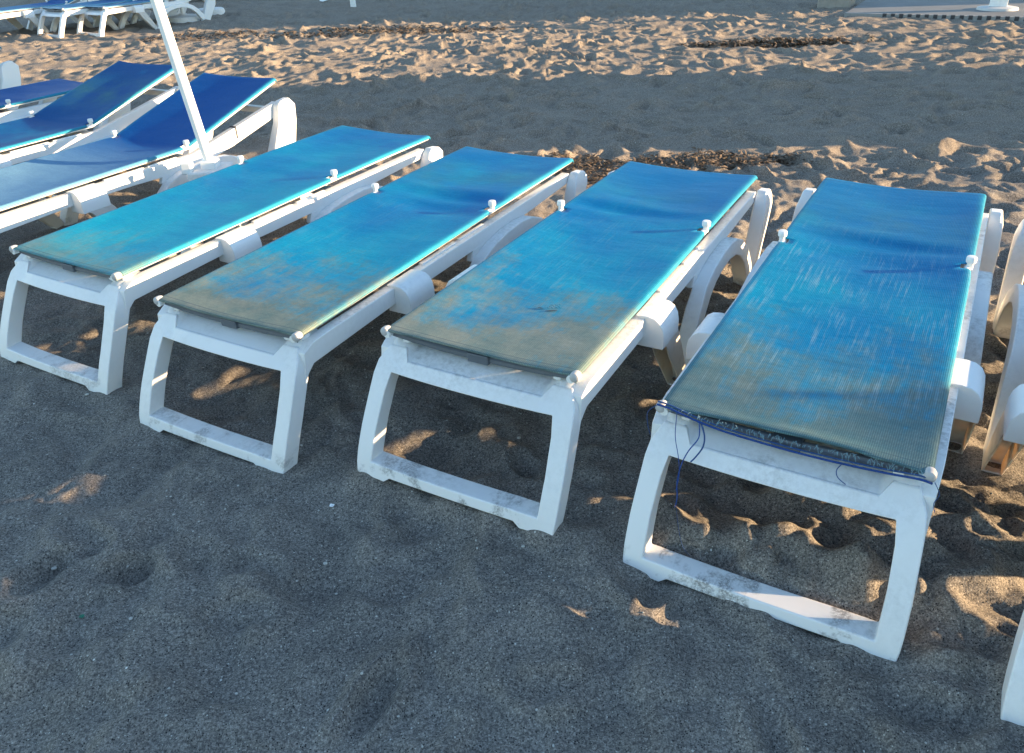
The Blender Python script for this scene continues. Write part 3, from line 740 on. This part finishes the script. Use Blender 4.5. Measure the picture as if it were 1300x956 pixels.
# ------------------------------------------------------------------ far loungers, top left
G3 = 'white framed sun loungers far off at the top left'
def far_lounger(px, py, th, src, label):
    """(px,py) pixel of the left front foot"""
    p = on_z(px, py, 0); c, s = math.cos(th), math.sin(th)
    x = p.x - (c*-.33 - s*-.19); y = p.y - (s*-.33 + c*-.19)
    t = copy_tree(src); t.location = (x, y, 0); t.rotation_euler = (0,0,th); t['label'] = label; t['group'] = G3; return t
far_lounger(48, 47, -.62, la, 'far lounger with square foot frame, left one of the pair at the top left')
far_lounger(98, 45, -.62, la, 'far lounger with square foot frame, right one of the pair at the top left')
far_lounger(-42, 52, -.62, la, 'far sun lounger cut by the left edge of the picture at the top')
far_lounger(186, 8, -.62, l1, 'far flat lounger behind the pair at the top, beside the round parasol bases')
def far_parasol(px, py, label, r=.27, h=.10, lean=(0,0), col=BASEW):
    p = on_z(px, py, .02); t = thing('parasol', label, 'parasol', (p.x, p.y, hz(p.x,p.y)), 0, 'far parasols on round bases')
    b = bmesh.new(); lathe(b, [(r,-.05),(r*1.02,h*.4),(r*.97,h*.85),(r*.85,h),(r*.3,h*1.05),(.06,h*1.3)], 28); obj('base', b, col, t)
    b = bmesh.new(); tube(b, [(0,0,h),(lean[0],lean[1],2.4)], .03, 12); obj('pole', b, PW, t)
    b = bmesh.new(); k = Vector((lean[0],lean[1],2.4-h)); q = lambda f: tuple(Vector((0,0,h))+k*f)
    tube(b, [q(.55),q(.6),q(.75),q(.9),q(1.02)], [.06,.11,.10,.07,.01], 12); obj('folded_canopy', b, simple('canvas', (.62,.57,.46), .9, 40, .15, .3) if 'canvas' not in bpy.data.materials else bpy.data.materials['canvas'], t)
    return t
far_parasol(234, 27, 'parasol on a round white base at the top, nearer one right of the far loungers', lean=(.05,.1))
far_parasol(268, 19, 'parasol on a round sunlit base at the top, farther one', r=.25, lean=(-.1,.05))
p = on_z(449, 11, 0); t = thing('post', 'short white post standing on the shaded sand at the top edge', 'post', (p.x, p.y, 0))
b = bmesh.new(); box(b, -.05,.05,-.03,.03,-.03,1.2); obj('shaft', b, PW, t, bevel=.01)
b = bmesh.new(); box(b, -.40,.06,-.035,.035,1.2,1.26); obj('top_rail', b, PW, t, bevel=.01)

# ------------------------------------------------------------------ terrace, top right
a0 = on_z(1072, 17, .06); a1 = on_z(1302, 22.5, .06); dx = (a1-a0); dx.z = 0; ang = math.atan2(dx.y, dx.x)
STONE = simple('grey_terrace_paving', (.13,.135,.14), .75, 3, .35, .1)
tr = thing('terrace', 'low grey paved terrace with a chequered kerb at the top right', 'terrace', (a0.x, a0.y, 0), ang)
b = bmesh.new(); box(b, 0, 9, .06, 7, -.05, .056); obj('paving', b, STONE, tr)
b = bmesh.new(); box(b, 0, 9, -.002, .058, -.05, .065); obj('kerb', b, simple('pale_kerb_stone', (.25,.245,.235), .8, 30, .25, .3), tr)
b = bmesh.new(); rr = random.Random(8)
for k in range(60):
    x = .5+k*.105; box(b, x, x+.05, -.006, .05, .02, .069)
obj('chequer_inlay', b, simple('black_inlay_stone', (.03,.03,.035), .6, 30, .2, .1), tr)
b = bmesh.new(); box(b, 2.3, 2.42, .35, .45, .10, 1.4)
p = on_z(1041, 12, .0)
cb = thing('concrete_block', 'worn pale concrete block left of the paved terrace', 'block', (p.x, p.y, 0), ang)
b2 = bmesh.new(); box(b2, -.05, .42, 0, .5, -.05, .34); obj('block_body', b2, simple('worn_concrete', (.27,.25,.22), .9, 12, .3, .4), cb, bevel=.02)
b.free()
for (px_, py_) in ((1266, 12),):
    p = on_z(px_, py_, .057); t = thing('pillar', 'white square pillar on a round pale footing on the terrace', 'pillar', (p.x, p.y, .057), ang)
    b = bmesh.new(); lathe(b, [(.26,0.001),(.25,.03),(.16,.045)], 24); obj('footing', b, simple('pale_footing', (.45,.45,.44), .6, 20, .1, .1), t)
    b = bmesh.new(); box(b, -.11,.11,-.06,.06,.03,2.6); box(b, -.014,.014,-.064,-.055,.035,2.6); obj('shaft', b, PW, t, bevel=.008)

# ------------------------------------------------------------------ unseen board and buildings, added only for the shadows they throw
WALL = simple('painted_hut_boards', (.55,.52,.45), .8, 6, .15, .2); ROOF = simple('grey_roof_felt', (.10,.10,.10), .9, 12, .3, .3)
def shade_hut(x0, x1, y0, y1, h, label):
    cx, cy = (x0+x1)/2, (y0+y1)/2; t = thing('shade_caster', label, 'shade_hut', (cx, cy, 0)); a, c_ = (x1-x0)/2, (y1-y0)/2
    b = bmesh.new(); box(b, -a, a, -c_, c_, -.1, h); obj('wall', b, WALL, t)
    b = bmesh.new(); box(b, -a-.15, a+.15, -c_, c_, h+.002, h+.10); obj('roof', b, ROOF, t, bevel=.01)
    b = bmesh.new(); box(b, -a-.03, -a-.003, -.45, .45, 0, min(2.0, h*.85)); dr = obj('door', b, PW, t, bevel=.005)
    b = bmesh.new(); box(b, -a-.06,-a-.031, .30,.36, .95,1.05); obj('handle', b, DARK, dr)
    for s in (-1, 1):
        if c_ > 1.6:
            b = bmesh.new(); yy = s*c_*.6; box(b, -a-.025,-a-.003, yy-.4,yy+.4, 1.0, 1.8 if h > 2.2 else h*.85); obj('window', b, simple('dark_pane', (.03,.04,.05), .1, 5, .1, 0), t)
    return t
K = math.tan(SUN_AZ)
t = thing('shade_board', 'unseen plain board on two posts, added to block sun flecks on the front sand', 'board', (6.0, .97, 0))  # added out of view to keep sun flecks off the front sand
WOOD = simple('weathered_grey_wood', (.24,.19,.14), .85, 14, .3, .3)
b = bmesh.new(); box(b, -.015,.015,-.27,.27,.965,1.215); obj('panel', b, WOOD, t, bevel=.004)
for yy in (-.29, .29): b = bmesh.new(); box(b, -.02,.02,yy-.015,yy+.015,-.1,1.25); obj('post', b, WOOD, t, bevel=.003)
shade_hut(9.5, 12.5, 5.60+K*9.5, 7.95+K*9.5, 3.0, 'unseen boarded building, added to shade the sand behind the loungers')
shade_hut(13.0, 17, 12.95+K*13, 20+K*13, 5.2, 'unseen long boarded building, added to shade the far sand beyond the sunlit band')
shade_hut(6.5, 9.0, -7.0, 1.36+K*9, 2.6, 'unseen low boarded building, added to shade the sand in front of the loungers')

scene.render.resolution_x = 1024; scene.render.resolution_y = 753
